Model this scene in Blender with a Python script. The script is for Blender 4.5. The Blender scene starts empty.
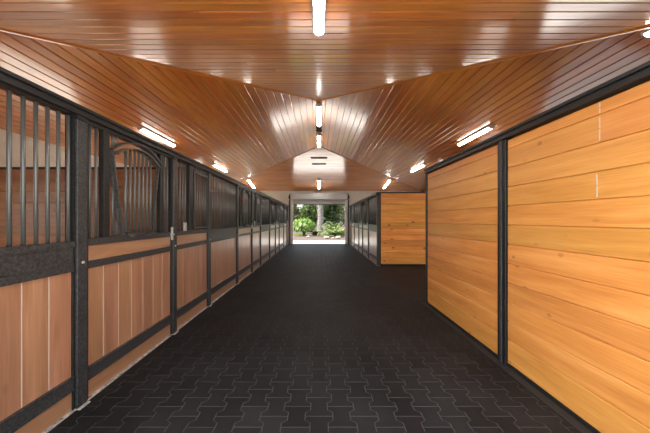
import bpy, bmesh, math, random
from mathutils import Vector, Matrix
random.seed(7)
S = bpy.context.scene
COL = S.collection
PI = math.pi

# ------------------------------------------------------------------ sizes
EYE = 1.45            # lens height
AX = 1.87             # half width of the aisle
E = 6.15              # half width of the barn
ZR = EYE + 2.906      # ridge height
M_ = 0.187            # roof slope
YA, YB = 7.03, 11.35  # ends of the ridge
YN, YF = YA - E, YB + E   # near and far eaves
ZE = ZR - M_ * E      # eave height
TOP = EYE + .885      # top of the stall fronts
BAY = 4.32

# ------------------------------------------------------------------ node helpers
def new_mat(name):
    m = bpy.data.materials.new(name); m.use_nodes = True
    nt = m.node_tree; nt.nodes.clear()
    out = nt.nodes.new('ShaderNodeOutputMaterial')
    b = nt.nodes.new('ShaderNodeBsdfPrincipled')
    nt.links.new(b.outputs[0], out.inputs[0])
    return m, nt, b

def N(nt, t, **kw):
    n = nt.nodes.new('ShaderNode' + t)
    for k, v in kw.items(): setattr(n, k, v)
    return n

def lk(nt, a, b): nt.links.new(a, b)

def math_n(nt, op, a, b=None):
    n = N(nt, 'Math', operation=op)
    for i, v in enumerate((a, b)):
        if v is None: continue
        if isinstance(v, (int, float)): n.inputs[i].default_value = v
        else: lk(nt, v, n.inputs[i])
    return n.outputs[0]

def ramp(nt, fac, stops):
    r = N(nt, 'ValToRGB'); cr = r.color_ramp
    while len(cr.elements) < len(stops): cr.elements.new(.5)
    for e, (p, c) in zip(cr.elements, stops):
        e.position = p; e.color = (*c, 1) if len(c) == 3 else c
    lk(nt, fac, r.inputs[0]); return r.outputs[0]

def mixc(nt, fac, a, b, mode='MIX'):
    n = N(nt, 'Mix', data_type='RGBA', blend_type=mode)
    if isinstance(fac, (int, float)): n.inputs[0].default_value = fac
    else: lk(nt, fac, n.inputs[0])
    for i, v in ((6, a), (7, b)):
        if isinstance(v, tuple): n.inputs[i].default_value = (*v, 1)
        else: lk(nt, v, n.inputs[i])
    return n.outputs[2]

def wood(name, dark, mid, light, rough=.3, var=.35, knots=0.0, coat=.0, hue=.02, spec=.5, grain=1.0, crough=.16, cior=1.5, ksel=.70, kscale=(4.5, 8.)):
    m, nt, b = new_mat(name)
    uv = N(nt, 'UVMap').outputs[0]
    rnd = N(nt, 'NewGeometry').outputs['Random Per Island']
    off = N(nt, 'CombineXYZ')
    lk(nt, math_n(nt, 'MULTIPLY', rnd, 71.0), off.inputs[0]); lk(nt, math_n(nt, 'MULTIPLY', rnd, 13.0), off.inputs[1])
    add = N(nt, 'VectorMath', operation='ADD'); lk(nt, uv, add.inputs[0]); lk(nt, off.outputs[0], add.inputs[1])
    def noise(sx, sy, det=4, dist=0.):
        mp = N(nt, 'Mapping'); mp.inputs['Scale'].default_value = (sx, sy, 1); lk(nt, add.outputs[0], mp.inputs[0])
        n = N(nt, 'TexNoise'); n.inputs['Scale'].default_value = 1; n.inputs['Detail'].default_value = det
        n.inputs['Distortion'].default_value = dist
        lk(nt, mp.outputs[0], n.inputs['Vector']); return n.outputs[0]
    broad = noise(.9, 11, 3, .6); fine = noise(3.5, 120, 4)
    g = math_n(nt, 'ADD', math_n(nt, 'MULTIPLY', broad, .62), math_n(nt, 'MULTIPLY', fine, .38 * grain))
    c = ramp(nt, g, [(.30, dark), (.50, mid), (.70, light)])
    if knots:
        mp = N(nt, 'Mapping'); mp.inputs['Scale'].default_value = (*kscale, 1); lk(nt, add.outputs[0], mp.inputs[0])
        v = N(nt, 'TexVoronoi'); v.inputs['Scale'].default_value = 1; lk(nt, mp.outputs[0], v.inputs['Vector'])
        kd = ramp(nt, v.outputs['Distance'], [(.0, (1, 1, 1)), (.13, (.85, .85, .85)), (.22, (0, 0, 0))])
        v2 = N(nt, 'RGBToBW'); lk(nt, v.outputs['Color'], v2.inputs[0])
        sel = ramp(nt, v2.outputs[0], [(ksel, (0, 0, 0)), (ksel + .07, (1, 1, 1))])
        kf = math_n(nt, 'MULTIPLY', math_n(nt, 'MULTIPLY', kd, sel), knots)
        c = mixc(nt, kf, c, tuple(x * .28 for x in dark))
    hsv = N(nt, 'HueSaturation')
    lk(nt, math_n(nt, 'ADD', math_n(nt, 'MULTIPLY', rnd, var), 1 - var / 2), hsv.inputs['Value'])
    frac = math_n(nt, 'FRACT', math_n(nt, 'MULTIPLY', rnd, 37.3))
    lk(nt, math_n(nt, 'ADD', math_n(nt, 'MULTIPLY', frac, hue), .5 - hue / 2), hsv.inputs['Hue'])
    lk(nt, c, hsv.inputs['Color']); lk(nt, hsv.outputs[0], b.inputs['Base Color'])
    rr = math_n(nt, 'ADD', math_n(nt, 'MULTIPLY', broad, .12), rough - .06)
    lk(nt, rr, b.inputs['Roughness'])
    b.inputs['Specular IOR Level'].default_value = spec
    b.inputs['Coat Weight'].default_value = coat; b.inputs['Coat Roughness'].default_value = crough
    b.inputs['Coat IOR'].default_value = cior
    bp = N(nt, 'Bump'); bp.inputs['Strength'].default_value = .12; bp.inputs['Distance'].default_value = .004
    lk(nt, g, bp.inputs['Height']); lk(nt, bp.outputs[0], b.inputs['Normal'])
    return m

def plain(name, col, rough=.5, metal=0., noise=0., nscale=40., spec=.5, col2=None, bump=0.):
    m, nt, b = new_mat(name)
    b.inputs['Metallic'].default_value = metal; b.inputs['Roughness'].default_value = rough
    b.inputs['Specular IOR Level'].default_value = spec
    if noise or bump:
        tc = N(nt, 'TexCoord').outputs['Object']
        n = N(nt, 'TexNoise'); n.inputs['Scale'].default_value = nscale; n.inputs['Detail'].default_value = 6
        lk(nt, tc, n.inputs['Vector'])
        c2 = col2 or tuple(min(1, x * (1 + noise)) for x in col)
        c1 = col if col2 else tuple(x * (1 - noise) for x in col)
        lk(nt, ramp(nt, n.outputs[0], [(.35, c1), (.65, c2)]), b.inputs['Base Color'])
        if bump:
            bp = N(nt, 'Bump'); bp.inputs['Strength'].default_value = bump; bp.inputs['Distance'].default_value = .01
            lk(nt, n.outputs[0], bp.inputs['Height']); lk(nt, bp.outputs[0], b.inputs['Normal'])
    else:
        b.inputs['Base Color'].default_value = (*col, 1)
    return m

def emit(name, col, strength):
    m, nt, b = new_mat(name)
    b.inputs['Base Color'].default_value = (.8, .8, .8, 1)
    b.inputs['Emission Color'].default_value = (*col, 1); b.inputs['Emission Strength'].default_value = strength
    return m

LAMP = 23.0
MAT = dict(
    ceil=wood('varnished_ceiling_wood', (.40, .103, .010), (.57, .178, .018), (.72, .275, .042), rough=.34, var=.32, coat=1., crough=.12, cior=1.75, hue=.016),
    groove=plain('ceiling_groove', (.03, .012, .006), .7),
    orange=wood('orange_wall_wood', (.54, .205, .044), (.70, .30, .070), (.82, .40, .115), rough=.34, var=.18, knots=.5, kscale=(6.5, 11.), hue=.016),
    pine=wood('knotty_pine', (.50, .19, .038), (.72, .30, .062), (.86, .43, .11), rough=.36, var=.36, knots=1., ksel=.60, kscale=(3.6, 7.5), hue=.02),
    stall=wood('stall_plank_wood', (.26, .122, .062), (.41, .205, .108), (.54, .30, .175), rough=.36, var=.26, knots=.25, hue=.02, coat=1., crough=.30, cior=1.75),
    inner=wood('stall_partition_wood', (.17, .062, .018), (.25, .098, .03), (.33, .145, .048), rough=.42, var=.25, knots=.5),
    pale=plain('pale_groove_filler', (.62, .52, .43), .8),
    steel=plain('black_steel', (.008, .0083, .0086), .34, 0., .55, 60, spec=.4, col2=(.022, .0225, .0225)),
    dusty=plain('dusty_grey_steel', (.020, .0205, .021), .36, 0., .5, 55, col2=(.062, .064, .066)),
    bar=plain('grey_steel_bar', (.13, .135, .13), .32, .4),
    yoke=plain('worn_yoke_steel', (.10, .10, .098), .30, .45, .3, 40),
    bright=plain('galvanised_steel', (.55, .54, .51), .4, .35, .2, 50),
    sill=plain('grey_sill', (.40, .37, .34), .7, 0, .4, 25),
    wall=plain('cream_wall_paint', (.74, .70, .60), .7, 0, .04, 6),
    white=plain('white_painted_metal', (.78, .78, .76), .45),
    shutter=plain('roll_door_grey', (.60, .61, .60), .42),
    lamp_body=plain('lamp_housing', (.62, .60, .56), .45),
    lamp=emit('lamp_diffuser', (1., .95, .87), LAMP),
    dark=plain('dark_plastic', (.02, .018, .016), .5),
    bounce_layer=plain('pale_bounce_layer', (.62, .52, .38), .9, 0, .25, 14),
    joint=plain('paver_joint_dust', (.052, .053, .056), .9),
    edge=plain('black_rubber_edging', (.016, .016, .016), .6),
    asphalt=plain('dark_drive', (.11, .11, .115), .8, 0, .4, 12),
    apron=plain('pale_bounce_apron', (.76, .74, .70), .8, 0, .05, 5),
    mulch=plain('brown_mulch', (.035, .022, .017), .95, 0, .6, 9, col2=(.09, .06, .045), bump=.6),
    lawn=plain('lawn_soil', (.10, .135, .035), .9, 0, .3, 5),
    grass=plain('grass_blade', (.22, .28, .07), .7, 0, .3, 3),
    concrete=plain('pale_concrete', (.42, .40, .37), .85, 0, .15, 6),
    rock=plain('tan_rock', (.27, .21, .16), .85, 0, .35, 6, bump=.4),
    bark=plain('pale_grey_bark', (.11, .10, .09), .9, 0, .45, 7, bump=.5),
    bark2=plain('brown_bark', (.06, .042, .03), .9, 0, .4, 8, bump=.5),
)

def rubber():
    m, nt, b = new_mat('black_rubber_paver')
    rnd = N(nt, 'NewGeometry').outputs['Random Per Island']
    tc = N(nt, 'TexCoord').outputs['Object']
    n1 = N(nt, 'TexNoise'); n1.inputs['Scale'].default_value = 1.3; n1.inputs['Detail'].default_value = 5; lk(nt, tc, n1.inputs['Vector'])
    n2 = N(nt, 'TexNoise'); n2.inputs['Scale'].default_value = 160; n2.inputs['Detail'].default_value = 3; lk(nt, tc, n2.inputs['Vector'])
    base = ramp(nt, n1.outputs[0], [(.35, (.0082, .0086, .0092)), (.68, (.0180, .0187, .0195))])
    spk = ramp(nt, n2.outputs[0], [(.45, (.75, .75, .75)), (.70, (1.5, 1.5, 1.5))])
    c = mixc(nt, 1., base, spk, 'MULTIPLY')
    h = N(nt, 'HueSaturation'); lk(nt, c, h.inputs['Color'])
    lk(nt, math_n(nt, 'ADD', math_n(nt, 'MULTIPLY', rnd, .5), .75), h.inputs['Value'])
    lk(nt, h.outputs[0], b.inputs['Base Color'])
    b.inputs['Roughness'].default_value = .62; b.inputs['Specular IOR Level'].default_value = .18
    bp = N(nt, 'Bump'); bp.inputs['Strength'].default_value = .25; bp.inputs['Distance'].default_value = .003
    lk(nt, n2.outputs[0], bp.inputs['Height']); lk(nt, bp.outputs[0], b.inputs['Normal'])
    return m
MAT['rubber'] = rubber()

def leaf_mat(name, a, b_, trans=.35):
    m, nt, b = new_mat(name)
    rnd = N(nt, 'NewGeometry').outputs['Random Per Island']
    c = ramp(nt, rnd, [(.0, a), (1., b_)])
    lk(nt, c, b.inputs['Base Color']); b.inputs['Roughness'].default_value = .45
    tr = N(nt, 'BsdfTranslucent'); lk(nt, c, tr.inputs[0])
    mx = N(nt, 'MixShader'); mx.inputs[0].default_value = trans
    out = [n for n in nt.nodes if n.type == 'OUTPUT_MATERIAL'][0]
    lk(nt, b.outputs[0], mx.inputs[1]); lk(nt, tr.outputs[0], mx.inputs[2]); lk(nt, mx.outputs[0], out.inputs[0])
    return m
MAT['leaf_lime'] = leaf_mat('lime_leaf', (.06, .13, .015), (.17, .27, .04))
MAT['leaf_frond'] = leaf_mat('pale_frond_leaf', (.09, .15, .03), (.24, .30, .10))
MAT['leaf_mid'] = leaf_mat('mid_green_leaf', (.035, .075, .015), (.11, .16, .04))
MAT['leaf_dark'] = leaf_mat('dark_green_leaf', (.015, .036, .011), (.05, .095, .026))
MAT['leaf_olive'] = leaf_mat('olive_leaf', (.06, .075, .022), (.14, .155, .055))
MAT['leaf_rust'] = leaf_mat('rusty_leaf', (.07, .042, .022), (.14, .09, .045))

# ------------------------------------------------------------------ mesh helpers
class MB:
    """collects shapes, then links them as ONE mesh object"""
    def __init__(s): s.v = []; s.f = []; s.uv = []; s.mi = []; s.sm = []
    def face(s, idx, uvs=None, mi=0, sm=False):
        s.f.append(idx); s.uv.append(uvs or [(0, 0)] * len(idx)); s.mi.append(mi); s.sm.append(sm)
    def box(s, x0, x1, y0, y1, z0, z1, mi=0, along=None):
        if x0 > x1: x0, x1 = x1, x0
        if y0 > y1: y0, y1 = y1, y0
        if z0 > z1: z0, z1 = z1, z0
        o = len(s.v)
        s.v += [(x, y, z) for x in (x0, x1) for y in (y0, y1) for z in (z0, z1)]
        if along is None:
            along = max(range(3), key=lambda i: (x1 - x0, y1 - y0, z1 - z0)[i])
        for q in ((0, 1, 3, 2), (4, 6, 7, 5), (0, 4, 5, 1), (2, 3, 7, 6), (0, 2, 6, 4), (1, 5, 7, 3)):
            idx = [o + i for i in q]
            uvs = []
            for i in idx:
                p = s.v[i]; r = [p[j] for j in range(3) if j != along]
                uvs.append((p[along], r[0] + r[1]))
            s.face(idx, uvs, mi)
        return s
    def prism(s, pts, p0, ax_u, ax_v, ax_w, length, mi=0, sm=False):
        """closed outline pts (u,v) swept along ax_w"""
        p0, ax_u, ax_v, ax_w = map(Vector, (p0, ax_u, ax_v, ax_w))
        o = len(s.v); n = len(pts)
        for w in (0, length):
            for (a, b) in pts: s.v.append(tuple(p0 + ax_u * a + ax_v * b + ax_w * w))
        for i in range(n):
            j = (i + 1) % n
            s.face([o + i, o + j, o + n + j, o + n + i], [(0, pts[i][0]), (0, pts[j][0]), (length, pts[j][0]), (length, pts[i][0])], mi, sm)
        s.face([o + i for i in range(n)][::-1], None, mi); s.face([o + n + i for i in range(n)], None, mi)
        return s
    def board(s, P, v0, v1, us, ue, t=.02, ch=.006, gap=.0015, mi=0):
        """plank: P(u,v,n) -> point; us/ue(v) give its ends; n=0 is the shown face"""
        a, b = v0 + gap, v1 - gap
        sec = [(a, -t), (a, -ch), (a + ch, 0), (b - ch, 0), (b, -ch), (b, -t)] if ch else [(a, -t), (a, 0), (b, 0), (b, -t)]
        n = len(sec); o = len(s.v)
        for fn in (us, ue):
            for (v, nn) in sec: s.v.append(tuple(P(fn(v), v, nn)))
        L = [[(fn(v), v) for (v, nn) in sec] for fn in (us, ue)]
        for i in range(n):
            j = (i + 1) % n
            s.face([o + i, o + n + i, o + n + j, o + j], [L[0][i], L[1][i], L[1][j], L[0][j]], mi)
        s.face([o + i for i in range(n)], L[0], mi); s.face([o + n + i for i in range(n)][::-1], L[1][::-1], mi)
        return s
    def tube(s, pts, r, seg=10, mi=0, radii=None):
        pts = [Vector(p) for p in pts]; o = len(s.v); n = len(pts)
        up = Vector((0, 0, 1))
        d0 = (pts[1] - pts[0]).normalized()
        if abs(d0.z) > .9: up = Vector((1, 0, 0))
        for i, p in enumerate(pts):
            d = (pts[min(i + 1, n - 1)] - pts[max(i - 1, 0)]).normalized()
            a = d.cross(up).normalized(); b = a.cross(d).normalized()
            rr = radii[i] if radii else r
            for k in range(seg):
                t = 2 * PI * k / seg
                s.v.append(tuple(p + a * math.cos(t) * rr + b * math.sin(t) * rr))
        for i in range(n - 1):
            for k in range(seg):
                k2 = (k + 1) % seg
                s.face([o + i * seg + k, o + i * seg + k2, o + (i + 1) * seg + k2, o + (i + 1) * seg + k], None, mi, True)
        s.face([o + k for k in range(seg)][::-1], None, mi); s.face([o + (n - 1) * seg + k for k in range(seg)], None, mi)
        return s
    def ribbon(s, pts, side, outn, w, t, mi=0):
        """flat bar: path pts, width w along `side` (one vector), thickness t along per-point outward normals"""
        pts = [Vector(p) for p in pts]; side = Vector(side); o = len(s.v)
        for p, nrm in zip(pts, outn):
            nrm = Vector(nrm)
            for (a, b) in ((0, 0), (w, 0), (w, t), (0, t)): s.v.append(tuple(p + side * a + nrm * b))
        for i in range(len(pts) - 1):
            for k in range(4):
                k2 = (k + 1) % 4
                s.face([o + 4 * i + k, o + 4 * i + k2, o + 4 * i + 4 + k2, o + 4 * i + 4 + k], None, mi)
        s.face([o, o + 1, o + 2, o + 3][::-1], None, mi); e = o + 4 * (len(pts) - 1); s.face([e, e + 1, e + 2, e + 3], None, mi)
        return s
    def build(s, name, mats, parent=None, bevel=0.):
        me = bpy.data.meshes.new(name)
        me.from_pydata(s.v, [], s.f)
        uvl = me.uv_layers.new(name='UVMap')
        k = 0
        for p, uvs in zip(me.polygons, s.uv):
            for j, uv in enumerate(uvs): uvl.data[p.loop_start + j].uv = uv
        for p, mi, sm in zip(me.polygons, s.mi, s.sm): p.material_index = mi; p.use_smooth = sm
        if not isinstance(mats, (list, tuple)): mats = [mats]
        for m in mats: me.materials.append(MAT[m])
        bm = bmesh.new(); bm.from_mesh(me); bmesh.ops.recalc_face_normals(bm, faces=bm.faces); bm.to_mesh(me); bm.free()
        ob = bpy.data.objects.new(name, me); COL.objects.link(ob)
        if parent: ob.parent = parent
        if bevel:
            b = ob.modifiers.new('bevel', 'BEVEL'); b.width = bevel; b.segments = 2; b.limit_method = 'ANGLE'
        return ob

def tag(o, label, cat, group=None, kind=None):
    o['label'] = label; o['category'] = cat
    if group: o['group'] = group
    if kind: o['kind'] = kind
    return o

def thing(name, label, cat, loc=(0, 0, 0), rz=0., group=None):
    o = bpy.data.objects.new(name, None); COL.objects.link(o); o.empty_display_size = .1
    o.location = loc; o.rotation_euler = (0, 0, rz)
    return tag(o, label, cat, group)

def struct(o): o['kind'] = 'structure'; return o

def copy_tree(root, loc, rz, label, group=None):
    r = root.copy(); COL.objects.link(r); r.location = loc; r.rotation_euler = (0, 0, rz); r['label'] = label
    if group: r['group'] = group
    for ch in list(root.children):
        c = ch.copy(); COL.objects.link(c); c.parent = r
        for g in list(ch.children):
            d = g.copy(); COL.objects.link(d); d.parent = c
    return r

def boards_rect(mb, P, u0, u1, v0, v1, w, t=.02, ch=.004, gap=.0015, mi=0, butt=None):
    n = max(1, round((v1 - v0) / w)); w = (v1 - v0) / n
    for i in range(n):
        a, b = v0 + i * w, v0 + (i + 1) * w
        cuts = [u0] + ([c for c in butt[i] if u0 < c < u1] if butt and i in butt else []) + [u1]
        for c0, c1 in zip(cuts, cuts[1:]):
            mb.board(P, a, b, (lambda v, c0=c0: c0 + (.0015 if c0 != u0 else 0)), (lambda v, c1=c1: c1 - (.0015 if c1 != u1 else 0)), t, ch, gap, mi)

# ------------------------------------------------------------------ SETTING
# floor: interlocking dog-bone rubber pavers in running bond over a dusty bed
def build_floor():
    mb = MB()
    mb.box(-E, E, YN - .15, YF + .12, -.10, -.0016, mi=1)
    Lp, Wp, a, g, ch = .226, .166, .019, .0028, .003
    def outline():
        ys = [-Lp / 2, -Lp * .31, -Lp * .19, Lp * .19, Lp * .31, Lp / 2]
        hw = [Wp / 2 + a, Wp / 2 + a, Wp / 2 - a, Wp / 2 - a, Wp / 2 + a, Wp / 2 + a]
        return ys, hw
    ys, hw = outline()
    def paver(cx, cy):
        o = len(mb.v); n = 12
        for (z, ins) in ((-.003, g), (-.0006, g), (0, g + ch * .5)):
            pts = []
            for y, h in zip(ys, hw): pts.append((h - ins, y))
            for y, h in zip(ys[::-1], hw[::-1]): pts.append((-(h - ins), y))
            for (x, y) in pts:
                if y == -Lp / 2: y += ins
                if y == Lp / 2: y -= ins
                mb.v.append((cx + x, cy + y, z))
        for r in range(2):
            for k in range(n):
                k2 = (k + 1) % n
                mb.face([o + r * n + k, o + r * n + k2, o + (r + 1) * n + k2, o + (r + 1) * n + k])
        # top as convex pieces
        t = o + 2 * n
        for i in range(5):
            mb.face([t + i, t + i + 1, t + 10 - i, t + 11 - i])
    ncol = int(AX / Wp) + 1
    ymin, ymax = YN - .1, YF + .05
    rows = int((ymax - ymin) / Lp)
    for c in range(-ncol, 38):
        for r in range(rows):
            x = c * Wp; y = ymin + (r + .5) * Lp + (Lp / 2 if c % 2 else 0)
            if abs(x) < AX + .06 or (x > 0 and 4.9 < y < 9.3 and x < E - .15): paver(x, y)
    ob = mb.build('floor', ['rubber', 'joint'])
    return struct(ob)
build_floor()

# unseen stall floors: pale layer added to bounce light up, dark near right
mb = MB()
for (x0, x1, y0, y1) in ((-E, -AX - .12, YN, YF), (AX + .12, E, YN, 4.9), (AX + .12, E, 9.3, YF)): mb.box(x0, x1, y0, y1, -.02, .0, mi=1 if y1 == 4.9 else 0)
struct(mb.build('stall_floor', ['bounce_layer', 'joint']))
# ceiling: varnished planks on the four planes of a hipped roof, each board parallel to its eave
def build_ceiling():
    mb = MB(); k = math.sqrt(1 + M_ * M_); W = .163
    def slope(side):
        def P(u, v, n):
            s_ = E - v / k                       # v runs up from the eave
            z = ZR - M_ * s_
            nx = M_ / k * n; nz = -n / k        # n>0 points down into the room
            if side == 'L': return (-s_ + nx, u, z + nz)
            if side == 'R': return (s_ - nx, u, z + nz)
            if side == 'N': return (u, YA - s_ + nx, z + nz)
            return (u, YB + s_ - nx, z + nz)
        def us(v):
            s_ = E - v / k
            return YA - s_ if side in 'LR' else -s_
        def ue(v):
            s_ = E - v / k
            return YB + s_ if side in 'LR' else s_
        n = round(E * k / W); w = E * k / n
        rng = random.Random(hash(side) % 7 if False else {'L': 1, 'R': 2, 'N': 3, 'F': 4}[side])
        for i in range(n):
            a, b = i * w, (i + 1) * w
            v_m = (a + b) / 2
            cuts = []
            x = us(v_m) + rng.uniform(1.2, 4.2)
            while x < ue(v_m) - .6:
                cuts.append(x); x += rng.uniform(2.4, 4.8)
            ends = [us] + [(lambda v, c=c: c) for c in cuts] + [ue]
            for e0, e1 in zip(ends, ends[1:]): mb.board(P, a, b, e0, e1, .018, .010, .0025)
    for sd in 'LRNF': slope(sd)
    # unseen roof deck over the planks, added to block light
    o = len(mb.v); h = .03
    for (dz, ex) in ((h, 0), (h + .1, 0)):
        mb.v += [(-E, YN, ZE + dz), (E, YN, ZE + dz), (E, YF, ZE + dz), (-E, YF, ZE + dz), (0, YA, ZR + dz), (0, YB, ZR + dz)]
    for q in (0, 6):
        for f in ((0, 1, 4), (1, 2, 5, 4), (2, 3, 5), (3, 0, 4, 5)): mb.face([o + q + i for i in f], None, 1)
    for a, b in ((0, 1), (1, 2), (2, 3), (3, 0)): mb.face([o + a, o + b, o + 6 + b, o + 6 + a], None, 1)
    return struct(mb.build('ceiling', ['ceil', 'groove']))
build_ceiling()

def hip_trim(name, p, q, drop=.024, w=.055):
    p, q = Vector(p), Vector(q); d = (q - p).normalized(); side = d.cross(Vector((0, 0, 1))).normalized(); up = side.cross(d)
    mb = MB()
    mb.prism([(-w / 2, .012), (-w / 2, -drop * .4), (-w / 4, -drop), (w / 4, -drop), (w / 2, -drop * .4), (w / 2, .012)], p, side, up, d, (q - p).length)
    for u in range(len(mb.uv)): mb.uv[u] = [(a, b) for a, b in mb.uv[u]]
    struct(mb.build(name, 'ceil'))
hip_trim('trim_1', (0, YA, ZR), (-E, YN, ZE)); hip_trim('trim_2', (0, YA, ZR), (E, YN, ZE))
hip_trim('trim_3', (0, YB, ZR), (-E, YF, ZE)); hip_trim('trim_4', (0, YB, ZR), (E, YF, ZE))

# outer walls, each with the openings that let the daylight in
def wall(name, axis, c0, c1, a0, a1, z1, holes, mats='wall'):
    """wall between c0..c1 across, a0..a1 along, with holes (h0,h1,z0,z1) sorted"""
    mb = MB()
    def bx(p, q, za, zb):
        if q - p < 1e-4 or zb - za < 1e-4: return
        if axis == 'x': mb.box(p, q, c0, c1, za, zb)
        else: mb.box(c0, c1, p, q, za, zb)
    x = a0
    for (h0, h1, za, zb) in holes:
        bx(x, h0, 0, z1); bx(h0, h1, 0, za); bx(h0, h1, zb, z1); x = h1
    bx(x, a1, 0, z1)
    return struct(mb.build(name, mats))
WT = .14
added_win = [(YN + .9 + BAY * k, YN + 2.9 + BAY * k, 1.05, 2.15) for k in range(4)]  # unseen stall windows, added to put more daylight on the ceiling
wall('wall_left', 'y', -E - WT, -E, YN - WT, YF + WT, ZE + .12, added_win)
right_holes = [(5.25, 8.95, 0, 2.6), added_win[2], added_win[3]]
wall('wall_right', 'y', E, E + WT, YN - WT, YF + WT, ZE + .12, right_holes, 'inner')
wall('wall_front', 'x', YN - WT, YN, -E, E, ZE + .12, [(-1.8, 1.8, 0, 2.75)])
wall('wall_back', 'x', YF, YF + WT, -E, E, ZE + .12, [(-1.60, 1.62, 0, 2.66)])

# ground outside
struct(MB().box(-60, 60, -40, YN - WT, -.16, -.012).build('ground', 'concrete'))
struct(MB().box(-14, 14, YF + WT, 20.6, -.14, -.012).build('driveway', 'apron'))  # made paler than the real drive, so its reflection whitens the ceiling
struct(MB().box(-60, 60, 20.6, 90, -.16, .0).build('planting_bed', 'mulch'))
struct(MB().box(-60, -14, YN - WT, 20.6, -.16, -.03).build('side_yard', 'concrete'))
struct(MB().box(14, 60, YN - WT, 20.6, -.16, -.03).build('side_yard', 'concrete'))
struct(MB().box(-14, -E - WT, YN - WT, YF + WT, -.16, -.03).build('side_yard', 'concrete'))
struct(MB().box(E + WT, 14, YN - WT, YF + WT, -.16, -.03).build('side_yard', 'concrete'))

# ------------------------------------------------------------------ STALL FRONTS
# local frame: x towards the aisle (0 = face of the planks), y along the front, z up
Z_FLOOR_TRIM = .012
Z_KICK0, Z_KICK1 = .014, .165
Z_LOW0, Z_LOW1 = .165, .268        # bottom rail
Z_PL0 = .268                       # planks
Z_TOPB = EYE + .805                # underside of the header rail
BAR_X = -.012
BAR_R = .0125

def bar_obj(parent, y, z0, z1, x=BAR_X):
    return MB().tube([(x, y, z0), (x, y, z1)], BAR_R, 10).build('bar', 'bar', parent)

def vertical_boards(y0, y1, z0, z1, name, parent, w=.193):
    mb = MB()
    P = lambda u, v, n: (n, v, u)
    boards_rect(mb, P, z0, z1, y0, y1, w, .024, 0, .0042)
    mb.box(-.045, -.0225, y0, y1, z0, z1, mi=1)
    mb.box(-.0235, -.0022, y0 + .01, y1 - .01, z0 + .004, z1 - .004, mi=1) if False else None
    n = max(1, round((y1 - y0) / w)); ww = (y1 - y0) / n
    for i in range(1, n):                # pale filler showing in each joint
        y = y0 + i * ww; mb.box(-.0225, -.0006, y - .006, y + .006, z0, z1, mi=1)
    return mb.build(name, ['stall', 'pale'], parent)

def horiz_board(y0, y1, z0, z1, name, parent):
    mb = MB(); P = lambda u, v, n: (n, u, v)
    mb.board(P, z0, z1, lambda v: y0, lambda v: y1, .045, .003, 0)
    return mb.build(name, 'stall', parent)

def rail(name, y0, y1, z0, z1, parent, mat='dusty', x0=-.05, x1=.018, lips=True):
    mb = MB(); mb.box(x0, x1, y0, y1, z0, z1)
    if lips and z1 - z0 > .06:           # rolled edges of the channel
        mb.box(x1 - .002, x1 + .008, y0, y1, z1 - .012, z1); mb.box(x1 - .002, x1 + .008, y0, y1, z0, z0 + .012)
    return mb.build(name, mat, parent)

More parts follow.
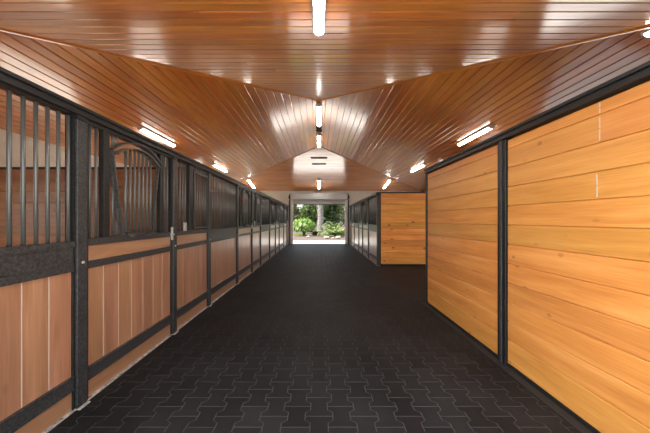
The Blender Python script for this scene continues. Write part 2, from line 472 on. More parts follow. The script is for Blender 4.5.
def make_door(W=1.35):
    t = thing('stall_door', '', 'stall door')
    H = W / 2
    sw = .018
    zt = EYE - .150; z_up0, z_up1 = EYE - .333, EYE - .205
    vertical_boards(sw, W - sw, Z_PL0, EYE - .39, 'plank_panel', t)
    horiz_board(sw, W - sw, Z_KICK0, Z_KICK1, 'kick_board', t)
    horiz_board(sw, W - sw, z_up0, z_up1, 'upper_board', t)
    rail('bottom_rail', sw, W - sw, Z_LOW0, Z_LOW1, t)
    rail('middle_rail', sw, W - sw, EYE - .39, z_up0, t)
    rail('top_rail', sw, W - sw, z_up1, zt, t)
    for y0 in (0, W - sw): MB().box(-.05, .018, y0, y0 + sw, Z_KICK0, Z_TOPB - .004).build('stile', 'steel', t)
    for sgn in (-1, 1):
        c = H + sgn * .445
        MB().box(-.035, .014, c - .034, c + .034, zt, Z_TOPB - .03).build('grille_stile', 'steel', t, .003)
    rail('grille_top_rail', sw, W - sw, Z_TOPB - .03, Z_TOPB - .004, t, 'steel', lips=False)
    # swing-out feeding yoke
    yk = MB()
    zb, zs, zc = zt + .012, EYE + .640, EYE + .762
    ht, hb = .372, .228
    R = (ht * ht + (zc - zs) ** 2) / (2 * (zc - zs)); zo = zc - R
    amax = math.asin(ht / R)
    pts, nr = [], []
    for i in range(25):
        a = -amax + 2 * amax * i / 24
        pts.append((-.02, H + R * math.sin(a), zo + R * math.cos(a))); nr.append((0, math.sin(a), math.cos(a)))
    yk.ribbon(pts, (1, 0, 0), nr, .07, .014)
    pts2 = [(p[0], H + (p[1] - H) * (R - .055) / R, zo + (p[2] - zo) * (R - .055) / R) for p in pts]
    yk.ribbon(pts2, (1, 0, 0), nr, .07, .014)
    yoke = yk.build('yoke_arch', 'yoke', t)
    for sgn in (-1, 1):
        mb = MB()
        d = Vector((0, sgn * (ht - hb), zs - zb)).normalized(); nrm = Vector((0, sgn * d.z, -sgn * d.y * sgn if False else -abs(d.y)))
        nrm = Vector((0, sgn * d.z, -abs(d.y)))
        p0 = Vector((-.02, H + sgn * hb, zb)); p1 = Vector((-.02, H + sgn * ht, zs))
        mb.ribbon([p0, p1], (1, 0, 0), [nrm, nrm], .042, .012)
        q = nrm * .034
        mb.ribbon([p0 + q, p1 + q * .9], (1, 0, 0), [nrm, nrm], .024, .010)
        mb.build('yoke_side', 'yoke', t)
    mb = MB(); mb.box(-.02, .055, H - hb, H + hb, zb, zb + .022); mb.box(.04, .062, H - .12, H + .12, zb - .012, zb + .004)
    mb.build('yoke_base', 'dusty', t)
    for y in (H - .13, H + .13):
        mb = MB(); mb.box(.018, .062, y - .02, y + .02, zb - .03, zb); mb.build('yoke_hinge', 'yoke', t)
    def arch(u): return zo + math.sqrt(max(0, R * R - u * u)) - .06
    def vline(u): return zb + (abs(u) - hb) / (ht - hb) * (zs - zb)
    for i in range(-3, 4):
        u = i * .068
        z0 = zb + .02 if abs(u) < hb else vline(u)
        bar_obj(t, H + u, z0, arch(u), .016)
    for u in (.283, .340):
        for sgn in (-1, 1):
            bar_obj(t, H + sgn * u, zt, vline(u) - .05, BAR_X)
            z0 = zo + math.sqrt(R * R - u * u) + .014
            bar_obj(t, H + sgn * u, z0, Z_TOPB - .03, BAR_X)
    for u in (.535, .605):
        for sgn in (-1, 1): bar_obj(t, H + sgn * u, zt, Z_TOPB - .03)
    # latch on the stile away from the hinge
    mb = MB(); mb.box(.018, .034, W - .036, W - .004, EYE - .25, EYE - .09); mb.box(.03, .052, W - .07, W - .01, EYE - .19, EYE - .17)
    mb.tube([(.045, W - .06, EYE - .18), (.045, W - .06, EYE - .10)], .007, 8)
    mb.build('latch', 'bright', t)['label'] = 'pale metal latch'
    return t

def make_plain_panel(W):
    """fixed panel with a full grille over a wide steel plate"""
    t = thing('stall_front_panel', '', 'stall front')
    zt = EYE - .162; sw = .016
    vertical_boards(sw, W - sw, Z_PL0, EYE - .39, 'plank_panel', t)
    horiz_board(sw, W - sw, Z_KICK0, Z_KICK1, 'kick_board', t)
    rail('bottom_rail', sw, W - sw, Z_LOW0, Z_LOW1, t)
    mb = MB(); mb.box(-.05, .012, sw, W - sw, EYE - .39, zt - .04); mb.box(-.05, .024, sw, W - sw, zt - .045, zt); mb.box(-.05, .022, sw, W - sw, zt - .19, zt - .18)
    mb.box(-.05, .02, sw, W - sw, EYE - .39, EYE - .352)
    mb.build('plate_rail', 'dusty', t)
    for y0 in (0, W - sw): MB().box(-.05, .014, y0, y0 + sw, Z_KICK0, Z_TOPB - .004).build('stile', 'steel', t)
    rail('grille_top_rail', sw, W - sw, Z_TOPB - .012, Z_TOPB - .004, t, 'steel', lips=False)
    n = max(1, round((W - .04) / .0825))
    for i in range(n): bar_obj(t, max(.03, W - .032 - i * .0825), zt, Z_TOPB - .02)
    return t

def make_feed_panel(W, flip=False):
    """fixed panel: open bars, a stile, and a small framed feed door with its own bars"""
    t = thing('stall_front_panel', '', 'stall front')
    F = (lambda y: W - y) if flip else (lambda y: y)
    zt = EYE - .150; z_up0, z_up1 = EYE - .333, EYE - .205; sw = .016
    vertical_boards(sw, W - sw, Z_PL0, EYE - .39, 'plank_panel', t)
    horiz_board(sw, W - sw, Z_KICK0, Z_KICK1, 'kick_board', t)
    horiz_board(sw, W - sw, z_up0, z_up1, 'upper_board', t)
    rail('bottom_rail', sw, W - sw, Z_LOW0, Z_LOW1, t)
    rail('middle_rail', sw, W - sw, EYE - .39, z_up0, t)
    rail('top_rail', sw, W - sw, z_up1, zt, t)
    for y0 in (0, W - sw): MB().box(-.05, .014, y0, y0 + sw, Z_KICK0, Z_TOPB - .004).build('stile', 'steel', t)
    rail('grille_top_rail', sw, W - sw, Z_TOPB - .012, Z_TOPB - .004, t, 'steel', lips=False)
    MB().box(-.035, .02, F(.375), F(.495), zt, Z_TOPB - .02).build('grille_stile', 'steel', t, .003)
    for y in (.07, .15, .23, .31): bar_obj(t, F(y), zt, Z_TOPB - .02)
    # feed door
    y0, y1 = .51, W - .03; z0, z1 = zt + .02, EYE + .73
    mb = MB()
    for (a, b, c, d) in ((y0, y1, z0, z0 + .03), (y0, y1, z1 - .03, z1), (y0, y0 + .026, z0, z1), (y1 - .026, y1, z0, z1)):
        mb.box(0, .028, F(a), F(b), c, d)
    fr = mb.build('feed_door', 'dusty', t)
    n = 6
    for i in range(n):
        y = y0 + .026 + (y1 - y0 - .052) * (i + .5) / n
        bar_obj(fr, F(y), z0 + .03, z1 - .03, .012)
    for i in range(7):                  # top lights above the feed door
        y = y0 + (y1 - y0) * (i + .5) / 7
        bar_obj(t, F(y), z1, Z_TOPB - .02, .002)
    mb = MB(); mb.box(.012, .022, F(.20), F(.29), EYE - .150, EYE - .035); mb.box(.018, .036, F(.225), F(.265), EYE - .12, EYE - .10)
    mb.build('latch_plate', 'bright', t)['label'] = 'pale metal latch plate'
    return t

WORD = ['nearest', 'second', 'third', 'farthest']
def fx(side): return (-AX, 0) if side == 'L' else (AX, PI)
Y_DOOR, W_DOOR = 2.302, 1.346
Y_FEED, W_FEED = 3.752, 1.076
Y_A, W_A = 4.932, 1.586           # plain panels: from each partition post to the next door post
def place(root, used, side, k, y, W, label, group):
    x, rz = fx(side)
    loc = (x, y + BAY * k + (W if side == 'R' else 0), 0)
    if not used[0]:
        used[0] = True; root.location = loc; root.rotation_euler = (0, 0, rz); root['label'] = label; root['group'] = group
        return root
    return copy_tree(root, loc, rz, label, group)

door, du = make_door(W_DOOR), [False]
for k in range(4):
    place(door, du, 'L', k, Y_DOOR, W_DOOR, [
        'wooden stall door with arched V-shaped yoke, nearest on the left of the aisle',
        'wooden stall door with arched yoke, second along the left row from the front',
        'wooden stall door with arched yoke, third along the left row from the front',
        'wooden stall door with arched yoke, last on the left before the far roll-up door'][k], 'yoke doors of the stalls')
for k in (2, 3):
    place(door, du, 'R', k, Y_DOOR, W_DOOR, [
        'pale shining stall door with arched yoke on the right, just past the knotty pine partition',
        'stall door with arched yoke, last on the right before the far roll-up door'][k - 2], 'yoke doors of the stalls')
feedL, fu = make_feed_panel(W_FEED), [False]
for k in range(4):
    W = W_FEED
    if k == 3:
        fl = make_feed_panel(.68); fl.location = (-AX, Y_FEED + BAY * 3, 0)
        tag(fl, 'narrow stall front with feed door, last on the left against the back wall', 'stall front', 'feed door panels of the stalls')
        break
    place(feedL, fu, 'L', k, Y_FEED, W, [
        'stall front with feed door and pale latch plate, just past the nearest yoke door',
        'stall front with small framed feed door after the second yoke door on the left',
        'stall front with small framed feed door after the third yoke door on the left'][k], 'feed door panels of the stalls')
feedR = make_feed_panel(W_FEED, True); feedR.location = (AX, Y_FEED + 2 * BAY + W_FEED, 0); feedR.rotation_euler = (0, 0, PI)
tag(feedR, 'stall front with feed door on the right, between the two yoke doors there', 'stall front', 'feed door panels of the stalls')
fr_ = make_feed_panel(.68, True); fr_.location = (AX, Y_FEED + 3 * BAY + .68, 0); fr_.rotation_euler = (0, 0, PI)
tag(fr_, 'narrow stall front with feed door, last on the right against the back wall', 'stall front', 'feed door panels of the stalls')
plA, pu = make_plain_panel(W_A), [False]
for k in range(3):
    place(plA, pu, 'L', k, Y_A, W_A, [
        'barred stall front with plank base, first one beyond the nearest feed door on the left',
        'barred stall front with plank base, just before the third yoke door on the left',
        'barred stall front with plank base, just before the last yoke door on the left'][k], 'plain barred panels of the stalls')
for k in (1, 2):
    place(plA, pu, 'R', k, Y_A, W_A, [
        'barred stall front with dark grille on the right, touching the knotty pine partition',
        'barred stall front on the right just before the last yoke door'][k - 1], 'plain barred panels of the stalls')
near = make_plain_panel(2.2 - .885); near.location = (-AX, .885, 0)
tag(near, 'barred stall front over two-tone planks at the left edge, nearest the camera', 'stall front', 'plain barred panels of the stalls')

# posts
def make_post():
    t = thing('stall_post', '', 'post')
    mb = MB(); mb.box(-.055, .030, .002, .098, .008, Z_TOPB - .035)
    mb.build('shaft', 'dusty', t, .004)
    mb = MB(); mb.box(-.06, .034, 0, .1, Z_TOPB - .035, Z_TOPB - .0)
    mb.build('cap', 'steel', t, .003)
    mb = MB(); mb.box(-.06, .05, 0.001, .099, 0.0, .010); mb.build('base_plate', 'sill', t)
    mb = MB(); mb.tube([(.028, .05, 1.12), (.038, .05, 1.12)], .011, 8); mb.build('bolt', 'bright', t)
    return t
post, pp = make_post(), [False]
PL = {(0, 'a'): 'grey steel post left of the nearest yoke door, with its foot on the pavers',
      (0, 'b'): 'steel post between the nearest yoke door and the nearest feed door on the left',
      (0, 'c'): 'steel post on the left after the nearest feed door, at the first partition',
      (1, 'a'): 'steel post left of the second yoke door on the left',
      (1, 'b'): 'steel post between the second yoke door and its feed door on the left',
      (1, 'c'): 'steel post on the left after the second feed door',
      (2, 'a'): 'steel post left of the third yoke door in the left row',
      (2, 'b'): 'steel post right of the third yoke door in the left row',
      (2, 'c'): 'steel post on the left after the third feed door',
      (3, 'a'): 'steel post left of the last yoke door in the left row',
      (3, 'b'): 'steel post right of the last yoke door in the left row'}
PR = {(1, 'c'): 'black corner post on the right at the edge of the knotty pine partition',
      (2, 'a'): 'black post on the right in front of the first yoke door there',
      (2, 'b'): 'black post on the right just beyond the first yoke door there',
      (2, 'c'): 'black post on the right just beyond the first feed door there',
      (3, 'a'): 'black post on the right in front of the last yoke door there',
      (3, 'b'): 'black post on the right just beyond the last yoke door there'}
for side, D in (('L', PL), ('R', PR)):
    for (k, c), lab in D.items():
        y = {'a': 2.201, 'b': 3.650, 'c': 4.830}[c]
        place(post, pp, side, k, y, .1, lab, 'steel posts of the stall fronts')

# header rails carry the door track
def header(y0, y1, side, label, closed_end=True):
    t = thing('header_rail', label, 'rail', (-AX if side == 'L' else AX, y0, 0), 0 if side == 'L' else 0)
    s = 1 if side == 'L' else -1
    L = y1 - y0
    MB().box(-.06 * s, .030 * s, 0, L, Z_TOPB, TOP).build('beam', 'steel', t, .003)
    mb = MB(); mb.box(.029 * s, .046 * s, 0, L, TOP - .030, TOP - .004); mb.build('track', 'steel', t, .003)
    mb = MB(); mb.box(.029 * s, .040 * s, 0, L, Z_TOPB + .002, Z_TOPB + .016); mb.build('lower_lip', 'steel', t)
    return t
header(.885, YF - .004, 'L', 'long black steel header rail along the top of the left stall fronts')
header(.885, 5.03, 'R', 'black steel header rail along the top of the orange plank fronts on the right')
header(9.15, YF - .004, 'R', 'black steel header rail along the top of the far right stall fronts')

# sills under the fronts
def sill(side, y0, y1, label, mat='sill'):
    s = 1 if side == 'L' else -1; x = -AX * s
    mb = MB(); mb.box(x - .05 * s, x + .028 * s, y0, y1, 0.0005, .013)
    return mb
mb = MB()
edges = [(.885, 2.2)] + [(a + BAY * k, b) for k in range(4) for a, b in ((2.302, 3.648 + BAY * k), (3.752, 4.828 + BAY * k if k < 3 else YF - .02)) ] + [(4.932 + BAY * k, 6.52 + BAY * k) for k in range(3)]
for a, b in edges: mb.box(-AX - .05, -AX + .020, a, b, .0005, .013)
struct(mb.build('baseboard_left', 'sill'))
mb = MB()
for k in (2, 3):
    mb.box(AX - .026, AX + .05, 2.302 + BAY * k, 3.648 + BAY * k, 0.0005, .013)
    mb.box(AX - .026, AX + .05, 3.752 + BAY * k, 4.828 + BAY * k if k < 3 else YF - .02, 0.0005, .013)
    mb.box(AX - .026, AX + .05, 4.932 + BAY * (k - 1), 6.52 + BAY * (k - 1), 0.0005, .013)
struct(mb.build('baseboard_right', 'sill'))

# partitions between the stalls: horizontal planks in black channels
def partition(x0, x1, y, wood_, label, group=None):
    t = thing('stall_partition', label, 'partition', (min(x0, x1), y, 0), 0, group)
    L = abs(x1 - x0); mb = MB()
    P1 = lambda u, v, n: (u, -.022 - n, v)
    P2 = lambda u, v, n: (u, .022 + n, v)
    boards_rect(mb, lambda u, v, n: (u, -.024 - n, v), .02, L - .02, .05, TOP - .03, .192, .024, *((.006, .0022) if wood_ == 'pine' else (.003, .0008)))
    boards_rect(mb, lambda u, v, n: (u, .024 + n, v), .02, L - .02, .05, TOP - .03, .192, .024, *((.006, .0022) if wood_ == 'pine' else (.003, .0008)))
    mb.build('plank_panel', wood_, t)
    mb = MB(); mb.box(0, L, -.032, .032, TOP - .035, TOP + .005); mb.build('top_channel', 'steel', t)
    mb = MB(); mb.box(0, L, -.032, .032, 0, .05); mb.build('bottom_channel', 'steel', t)
    for a in (0, L - .03): MB().box(a, a + .03, -.03, .03, .05, TOP - .035).build('side_channel', 'steel', t)
    return t
gp = 'plank partitions between stalls'
XI = AX + .065
for k, lab in enumerate(('horizontal plank partition seen through the bars of the nearest left stall',
                         'horizontal plank partition behind the second feed door on the left',
                         'horizontal plank partition behind the third feed door on the left')):
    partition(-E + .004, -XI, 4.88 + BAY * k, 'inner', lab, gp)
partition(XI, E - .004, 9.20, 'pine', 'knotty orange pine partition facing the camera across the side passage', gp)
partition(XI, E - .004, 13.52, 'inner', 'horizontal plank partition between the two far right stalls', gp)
partition(XI, E - .004, 4.98, 'orange', 'plank partition at the near side of the right passage', gp)

# boarded fronts on the near right
def boarded(y0, y1, label, butt):
    t = thing('boarded_front', label, 'wall panel', (AX, y0, 0), 0, 'boarded fronts on the right')
    L = y1 - y0; mb = MB()
    z0, z1 = .035, Z_TOPB - .012
    P = lambda u, v, n: (-n, u, v)
    ZJ = [z0, .267, .455, .644, .833, 1.02, 1.21, 1.40, 1.588, 1.776, 1.965, 2.154, z1 - .001]
    for i, (a, b) in enumerate(zip(ZJ, ZJ[1:])):
        cs = [.012] + list((butt or {}).get(i, [])) + [L - .012]
        for c0, c1 in zip(cs, cs[1:]): mb.board(P, a, b, lambda v, c0=c0: c0, lambda v, c1=c1: c1, .026, .005, .0012)
    mb.box(.026, .05, .012, L - .012, z0, z1)
    mb.build('plank_panel', 'orange', t)
    for a in (0, L - .012): MB().box(-.006, .05, a, a + .012, z0, z1).build('side_channel', 'steel', t)
    MB().box(-.006, .05, 0, L, 0, z0).build('bottom_channel', 'steel', t)
    mb = MB()
    for i, cs in (butt or {}).items():          # pale filler wiped over the butt joints
        for c in cs:
            for (p, q) in ((.08, .46), (.52, .9)):
                mb.box(-.0012, .004, c - .004, c + .004, ZJ[i] + p * (ZJ[i + 1] - ZJ[i]), ZJ[i] + q * (ZJ[i + 1] - ZJ[i]))
    if butt: mb.build('joint_filler', 'pale', t)['label'] = 'pale vertical filler marks'
    return t
boarded(.885, 2.872, 'tall orange plank front at the right edge of the photo, nearest the camera', {11: [1.04], 10: [1.04], 8: [1.06]})
boarded(3.002, 4.985, 'orange plank front beyond the black post, ending at the right passage', None)
t = thing('divider_post', 'black steel post between the two orange plank fronts on the right', 'post', (AX, 2.874, 0))
MB().box(-.018, .055, 0, .126, 0, Z_TOPB - .001).build('shaft', 'steel', t, .004)
MB().box(-.030, -.017, .048, .078, .01, Z_TOPB - .001).build('raised_rib', 'dusty', t, .003)
t = thing('end_post', 'slim black post closing the far end of the orange plank fronts', 'post', (AX, 4.988, 0))
MB().box(-.018, .06, 0, .04, 0, Z_TOPB - .001).build('shaft', 'steel', t, .003)
tag(MB().box(AX - .085, AX - .008, .885, 5.03, .0006, .006).build('rubber_edging', 'edge'), 'black rubber edging strip along the foot of the orange plank fronts', 'edging')

# ------------------------------------------------------------------ CEILING LIGHTS
def make_light():
    t = thing('ceiling_light', '', 'light')
    L, w = 1.56, .066
    MB().prism([(-w, 0), (w, 0), (w, -.03), (w * .86, -.048), (-w * .86, -.048), (-w, -.03)], (0, -L / 2, 0), (1, 0, 0), (0, 0, 1), (0, 1, 0), L).build('housing', 'lamp_body', t, .002)
    prof = [(.054 * math.cos(a), -.046 - .036 * math.sin(a)) for a in [PI * i / 10 for i in range(11)]]
    mb = MB(); mb.prism(prof, (0, -L / 2 + .03, 0), (1, 0, 0), (0, 0, 1), (0, 1, 0), L - .06, sm=True)
    mb.build('diffuser', 'lamp', t)
    for sgn in (-1, 1):
        mb = MB()
        pr = [(.060 * math.cos(a), -.044 - .041 * math.sin(a)) for a in [PI * i / 10 for i in range(11)]]
        mb.prism(pr, (0, sgn * (L / 2 - .014) - .016, 0), (1, 0, 0), (0, 0, 1), (0, 1, 0), .032); mb.build('end_cap', 'lamp_body', t)
    return t
def ceil_z(x, y):
    s_ = max(abs(x), YA - y, y - YB, 0); return ZR - M_ * s_
lt, lu = make_light(), False
sl = math.atan(M_)
LIGHTS = [
    (0, 2.58, 'N', 'white tube light at the top of the photo, on the ceiling nearest the camera', 'centre'),
    (0, 7.93, 'ridge', 'white tube light on the ridge, the nearer of the two in line there', 'centre'),
    (0, 10.42, 'ridge', 'white tube light on the ridge, the farther of the two in line there', 'centre'),
    (0, 16.1, 'F', 'white tube light low over the far roll-up door, on the far ceiling slope', 'centre'),
    (-4.10, 7.37, 'L', 'lit tube light above the nearest yoke door, largest on the left ceiling slope', 'side'),
    (-4.03, 11.75, 'L', 'lit tube light on the left ceiling slope, second and smaller one', 'side'),
    (-3.76, 16.0, 'F', 'small tube light at the far left end of the ceiling, by the hip seam', 'side'),
    (3.95, 7.37, 'R', 'lit tube light above the black divider post, largest whole one on the right slope', 'side'),
    (4.03, 11.75, 'R', 'lit tube light on the right ceiling slope, smaller, above the passage corner', 'side'),
    (3.76, 16.0, 'F', 'small tube light at the far right end of the ceiling, by the hip seam', 'side'),
    (3.84, 2.62, 'N', 'tube light cut off by the top right edge of the photo', 'side')]
for (x, y, plane, lab, g) in LIGHTS:
    z = ceil_z(x, y) - .001
    if plane == 'ridge': z -= .014
    rot = {'N': (sl, 0, 0), 'F': (-sl, 0, 0), 'L': (0, -sl, 0), 'R': (0, sl, 0), 'ridge': (0, 0, 0)}[plane]
    if not lu: o = lt; lu = True
    else: o = copy_tree(lt, (0, 0, 0), 0, lab)
    o.location = (x, y, z); o.rotation_euler = rot; o['label'] = lab; o['group'] = {'centre': 'tube lights along the middle', 'side': 'tube lights along the stalls'}[g]
# junction box between the two ridge lights
t = thing('junction_box', 'small dark box between the two tube lights on the ridge', 'junction box', (0, 9.17, ZR - .016))
MB().box(-.075, .075, -.16, .16, -.055, 0).build('body', 'dark', t, .006)
mb = MB(); mb.box(-.1, .1, -.05, .05, -.075, -.05); mb.build('cover', 'bark2', t, .004)
# two slot vents on the far slope
for (y, w, lab) in ((12.5, .36, 'wide dark slot vent in the far ceiling slope, the nearer one'), (13.2, .32, 'dark slot vent in the far ceiling slope, just beyond the wider one')):
    t = thing('ceiling_vent', lab, 'vent', (0, y, ceil_z(0, y) - .002), 0, 'slot vents in the far ceiling')
    t.rotation_euler = (-sl, 0, 0)
    mb = MB()
    for (a, b, c, d) in ((-w, w, -.065, -.05), (-w, w, .05, .065), (-w, -w + .015, -.05, .05), (w - .015, w, -.05, .05)): mb.box(a, b, c, d, -.014, 0)
    mb.build('frame', 'bark2', t)
    for i in range(3): MB().box(-w + .016, w - .016, -.042 + i * .032, -.026 + i * .032, -.010, -.002).build('slat', 'dark', t)

# ------------------------------------------------------------------ ROLL-UP DOOR
t = thing('roll_up_door', 'grey roll-up door at the far end, raised above the garden view', 'roll-up door', (0, YF - .02, 0))
mb = MB()
mb.prism([(-.30, 2.70), (-.30, 3.02), (-.24, 3.08), (0.0, 3.08), (0.0, 2.68), (-.27, 2.68)], (-1.70, 0, 0), (0, 1, 0), (0, 0, 1), (1, 0, 0), 3.40)
mb.build('hood', 'shutter', t, .01)
mb = MB()
for i in range(6):
    z = 2.42 + i * .045; mb.prism([(-.075, z), (-.083, z + .022), (-.075, z + .044), (-.055, z + .044), (-.055, z)], (-1.58, 0, 0), (0, 1, 0), (0, 0, 1), (1, 0, 0), 3.16)
mb.build('curtain', 'shutter', t)
MB().box(-1.58, 1.58, -.10, -.045, 2.375, 2.42).build('bottom_bar', 'dusty', t)
for s in (-1, 1):
    MB().box(s * 1.565, s * 1.72, -.11, -.005, 0.001, 2.675).build('guide', 'white', t)
    MB().box(s * 1.725, s * 1.815, -.07, -.005, 0.001, 2.66).build('guide_cover', 'dusty', t)
    mb = MB(); mb.box(s * 1.705, s * 1.76, -.33, -.004, 2.66, 3.0); mb.box(s * 1.76, s * 1.82, -.22, -.004, 2.72, 2.9); mb.build('bracket', 'steel', t)

# ------------------------------------------------------------------ GARDEN
rg = random.Random(11)
def leaf(mb, p, d, up, L, w, bend=.25):
    d = d.normalized(); sd = d.cross(up)
    if sd.length < 1e-3: sd = d.cross(Vector((1, 0, 0)))
    sd.normalize(); nn = sd.cross(d)
    o = len(mb.v)
    m_ = p + d * L * .5 + nn * L * bend * .3; e = p + d * L - nn * L * bend * .2
    for q in (p, m_ + sd * w / 2, e, m_ - sd * w / 2): mb.v.append(tuple(q))
    mb.face([o, o + 1, o + 2, o + 3])
def rvec(): 
    while True:
        v = Vector((rg.uniform(-1, 1), rg.uniform(-1, 1), rg.uniform(-1, 1)))
        if .05 < v.length < 1: return v
def crown(mb, c, rx, ry, rz, n, L, w, droop=.3):
    blobs = [(Vector(c) + Vector((v.x * rx * .62, v.y * ry * .62, v.z * rz * .62)), rg.uniform(.32, .5)) for v in (rvec() for _ in range(14))]
    for _ in range(n):
        bc, br = rg.choice(blobs); v = rvec().normalized() * rg.uniform(.6, 1.)
        p = bc + Vector((v.x * rx * br, v.y * ry * br, v.z * rz * br))
        d = (v + rvec() * .8 + Vector((0, 0, -droop)))
        leaf(mb, p, d, Vector((0, 0, 1)) + rvec() * .5, L * rg.uniform(.7, 1.3), w * rg.uniform(.7, 1.3))
def tree(name, label, cat, x, y, h, rx, rz, leafm, n=1400, L=.32, w=.16, bark='bark2', r=.16, group=None, cz=None):
    t = thing(name, label, cat, (x, y, 0), 0, group)
    cz = cz or h - rz
    pts = [Vector((0, 0, -.05)), Vector((rg.uniform(-.1, .1), 0, cz * .4)), Vector((rg.uniform(-.2, .2), rg.uniform(-.1, .1), cz)), Vector((0, 0, h - rz * .5))]
    mb = MB(); mb.tube(pts, r, 10, radii=[r * 1.25, r, r * .75, r * .3])
    for i in range(5):
        a = i * 1.26 + rg.random(); b0 = pts[1].lerp(pts[2], .5 + .1 * i)
        mb.tube([b0, b0 + Vector((math.cos(a) * rx * .4, math.sin(a) * rx * .4, rz * .5)), b0 + Vector((math.cos(a) * rx * .75, math.sin(a) * rx * .75, rz * .7))], r * .3, 6, radii=[r * .4, r * .25, r * .1])
    mb.build('trunk', bark, t)
    mb = MB(); crown(mb, (0, 0, cz), rx, rx * .8, rz, n, L, w); mb.build('foliage', leafm, t)
    return t
# drooping lime shrub on the left of the doorway view
t = thing('garden_shrub', 'bright lime green shrub with drooping leaves left of the pale trunk', 'shrub', (-1.36, 26.2, 0), 0)
mb = MB()
for i in range(9):
    a = i * .7; mb.tube([(0, 0, -.03), (math.cos(a) * .25, math.sin(a) * .2, .7), (math.cos(a) * .6, math.sin(a) * .5, 1.35)], .03, 6, radii=[.045, .03, .012])
mb.build('stem', 'bark2', t)
mb = MB()
for _ in range(1100):
    v = rvec(); v = v.normalized() * (.55 + .45 * rg.random())
    if v.z < -.55: continue
    p = Vector((v.x * .98, v.y * .8, 1.0 + v.z * .78))
    leaf(mb, p, Vector((v.x * .7, v.y * .7, -.55)) + rvec() * .35, Vector((0, 0, 1)) + rvec() * .4, rg.uniform(.22, .42), rg.uniform(.07, .13), .5)
mb.build('foliage', 'leaf_lime', t)
# arching fronds on the right
t = thing('frond_plant', 'pale green plant with arching feathery fronds right of the pale trunk', 'plant', (1.42, 24.5, 0), 0)
mb = MB(); st = MB()
for i in range(44):
    a = rg.uniform(0, 2 * PI); el = rg.uniform(.5, 1.35); Lf = rg.uniform(1.15, 1.95)
    d = Vector((math.cos(a) * math.cos(el), math.sin(a) * math.cos(el) * .8, math.sin(el)))
    pts = []
    for j in range(8):
        s_ = j / 7; p = d * (Lf * s_) + Vector((d.x * .35, d.y * .35, -.75)) * s_ * s_ * .75; pts.append(p + Vector((0, 0, .06)))
    st.tube(pts, .01, 5, radii=[.016 - .0017 * j for j in range(8)])
    for j in range(2, 15):
        s_ = j / 15 * 7; q = pts[int(s_)].lerp(pts[min(7, int(s_) + 1)], s_ % 1); tg = (pts[min(7, int(s_) + 1)] - pts[int(s_)]).normalized()
        for sg in (-1, 1):
            sd = tg.cross(Vector((0, 0, 1))); 
            if sd.length < .01: continue
            leaf(mb, q, sd.normalized() * sg + tg * .7 + Vector((0, 0, -.35)) + rvec() * .15, Vector((0, 0, 1)), rg.uniform(.26, .46), .07, .4)
st.build('stem', 'leaf_mid', t); mb.build('foliage', 'leaf_frond', t)
# pale trunk
t = thing('tree', 'thick pale grey tree trunk in the middle of the doorway view', 'tree', (.12, 28.9, 0), 0)
mb = MB(); mb.tube([(-.02, 0, -.05), (-.05, 0, .5), (.05, 0, 1.6), (.0, .05, 3.0), (.15, .1, 5.5)], .3, 16, radii=[.44, .33, .29, .29, .2])
mb.tube([(.03, 0, 2.2), (-.5, .1, 3.3), (-1.2, .1, 4.6)], .1, 8, radii=[.17, .13, .06]); mb.tube([(.03, 0, 2.6), (.6, .1, 3.8), (1.4, .2, 4.8)], .1, 8, radii=[.16, .12, .06])
mb.build('trunk', 'bark', t)
mb = MB(); crown(mb, (0, .3, 5.2), 2.3, 1.8, 1.3, 1500, .34, .16); mb.build('foliage', 'leaf_mid', t)
G = 'trees behind the garden shrubs'
for a in ((-3.1, 30.6, 3.6, 1.3, 1.7, 'leaf_olive', 'olive green tree at the left of the doorway view, behind the lime shrub', 1.9),
          (-.95, 34.5, 4.6, 1.7, 2.2, 'leaf_mid', 'mid green tree just left of the pale trunk, farther back', 2.1),
          (1.2, 31.2, 4.4, 1.15, 2.1, 'leaf_dark', 'dark green tree just right of the pale trunk, behind it', 2.2),
          (3.75, 31.0, 4.0, 1.15, 1.9, 'leaf_rust', 'rusty brown leaved tree at the right of the doorway view', 2.0),
          (-5.9, 38, 4.6, 2.6, 2.3, 'leaf_mid', 'broad green tree at the far left of the doorway view', 2.1),
          (6.9, 38, 6.5, 2.4, 3.0, 'leaf_mid', 'broad green tree at the far right of the doorway view', 2.7),
          (2.3, 38.5, 6.5, 1.9, 3.2, 'leaf_olive', 'tall olive tree deep behind the frond plant', 2.9),
          (-1.6, 43, 5.0, 2.6, 2.6, 'leaf_dark', 'tall dark tree deep behind the pale trunk', 2.2),
          (4.5, 46, 6.5, 3.0, 3.2, 'leaf_dark', 'dark tree deepest of all, in the gap right of the doorway view', 2.8),
          (-7.5, 47, 6.5, 3.0, 3.0, 'leaf_dark', 'dark tree deepest of all, in the gap left of the doorway view', 2.5)):
    x, y, h, rx, rz, lm, lab, cz = a
    tree('garden_tree', lab, 'tree', x, y, h, rx, rz, lm, 2600, .32, .17, group=G, cz=cz)
for (x, y, s_, lm, lab) in ((-.35, 27.0, .42, 'leaf_dark', 'low dark ground plant at the left foot of the pale trunk'),
                       (.75, 26.6, .42, 'leaf_mid', 'low green ground plant at the right foot of the pale trunk'),
                       (2.3, 26.4, .6, 'leaf_mid', 'low green bush at the right edge of the doorway view')):
    t = thing('ground_plant', lab, 'plant', (x, y, 0), 0, 'low plants in the bed')
    mb = MB()
    for _ in range(300):
        a = rg.uniform(0, 2 * PI); e_ = rg.uniform(.3, 1.4); d = Vector((math.cos(a) * math.cos(e_), math.sin(a) * math.cos(e_), math.sin(e_)))
        leaf(mb, d * rg.uniform(0.02, s_ * .7), d + rvec() * .5, Vector((0, 0, 1)), rg.uniform(.18, .3), .07)
    mb.build('foliage', lm, t)
    mb = MB(); mb.tube([(0, 0, -.03), (.02, 0, s_ * .5)], .015, 6); mb.build('stem', 'bark2', t)
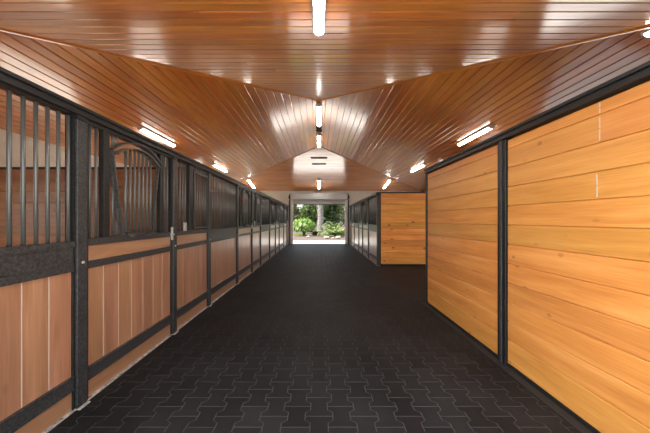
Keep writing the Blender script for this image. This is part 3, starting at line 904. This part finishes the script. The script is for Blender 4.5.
# grass, stones
mb = MB(); mb.box(-4.2, -1.15, 26.95, 28.7, -.02, .02, mi=1)
for _ in range(2600):
    p = Vector((rg.uniform(-4.2, -1.15), rg.uniform(26.95, 28.7), .02)); leaf(mb, p, Vector((rg.uniform(-.4, .4), rg.uniform(-.4, .4), 1)), rvec(), rg.uniform(.06, .13), .03)
tag(mb.build('grass', ['grass', 'lawn']), 'patch of sunlit pale grass at the left of the doorway view', 'grass', kind='stuff')
for (x, y, r, lab) in ((.62, 22.5, .20, 'tan rock at the foot of the frond plant, the leftmost one'), (1.1, 22.3, .12, 'small tan rock between the two larger rocks by the frond plant'),
                       (1.5, 22.5, .19, 'tan rock right of centre under the frond plant, the largest on that side'), (-.9, 24.0, .13, 'small tan rock on the mulch in front of the lime shrub')):
    bm = bmesh.new(); bmesh.ops.create_icosphere(bm, subdivisions=3, radius=r)
    for v in bm.verts:
        n = 1 + .16 * math.sin(v.co.x * 9 / r * .3 + y) + .12 * math.sin(v.co.y * 11 / r * .3) ; v.co *= n; v.co.z *= .62
    me = bpy.data.meshes.new('rock'); bm.to_mesh(me); bm.free(); me.materials.append(MAT['rock'])
    o = bpy.data.objects.new('rock', me); COL.objects.link(o); o.location = (x, y, r * .42)
    tag(o, lab, 'rock', 'rocks in the bed')

# ------------------------------------------------------------------ LIGHT, SKY, CAMERA
w = bpy.data.worlds.new('sky'); S.world = w; w.use_nodes = True
nt = w.node_tree; nt.nodes.clear()
out = nt.nodes.new('ShaderNodeOutputWorld'); bg = nt.nodes.new('ShaderNodeBackground')
sky = nt.nodes.new('ShaderNodeTexSky'); sky.sky_type = 'NISHITA'; sky.sun_disc = False
sky.sun_elevation = math.radians(50); sky.sun_rotation = math.radians(200); sky.dust_density = 2.; sky.air_density = 1.
hs = nt.nodes.new('ShaderNodeHueSaturation'); hs.inputs['Saturation'].default_value = .30
nt.links.new(sky.outputs[0], hs.inputs['Color']); nt.links.new(hs.outputs[0], bg.inputs[0]); nt.links.new(bg.outputs[0], out.inputs[0])
bg.inputs[1].default_value = .40
sd = bpy.data.lights.new('sun', 'SUN'); sd.energy = 11.0; sd.angle = math.radians(2); sd.color = (1, .95, .86)
so = bpy.data.objects.new('sun', sd); COL.objects.link(so); so.location = (-10, 0, 30)
so.rotation_euler = Vector((.58, .10, -.81)).to_track_quat('-Z', 'Y').to_euler()

cd = bpy.data.cameras.new('camera'); cam = bpy.data.objects.new('camera', cd); COL.objects.link(cam)
cam.location = (0, 0, EYE); cam.rotation_euler = (PI / 2, 0, 0)
cd.sensor_width = 36; cd.sensor_fit = 'HORIZONTAL'; cd.lens = 289 * 36 / 650
cd.shift_x = 6 / 650; cd.shift_y = 3.5 / 650; cd.clip_start = .05; cd.clip_end = 300
S.camera = cam

S.view_settings.view_transform = 'Standard'; S.view_settings.look = 'None'
S.view_settings.gamma = 1; S.view_settings.use_curve_mapping = False
S.view_settings.exposure = 0.76
S.cycles.max_bounces = 10; S.cycles.diffuse_bounces = 6; S.cycles.glossy_bounces = 4
S.cycles.sample_clamp_indirect = 6
S.cycles.use_denoising = True
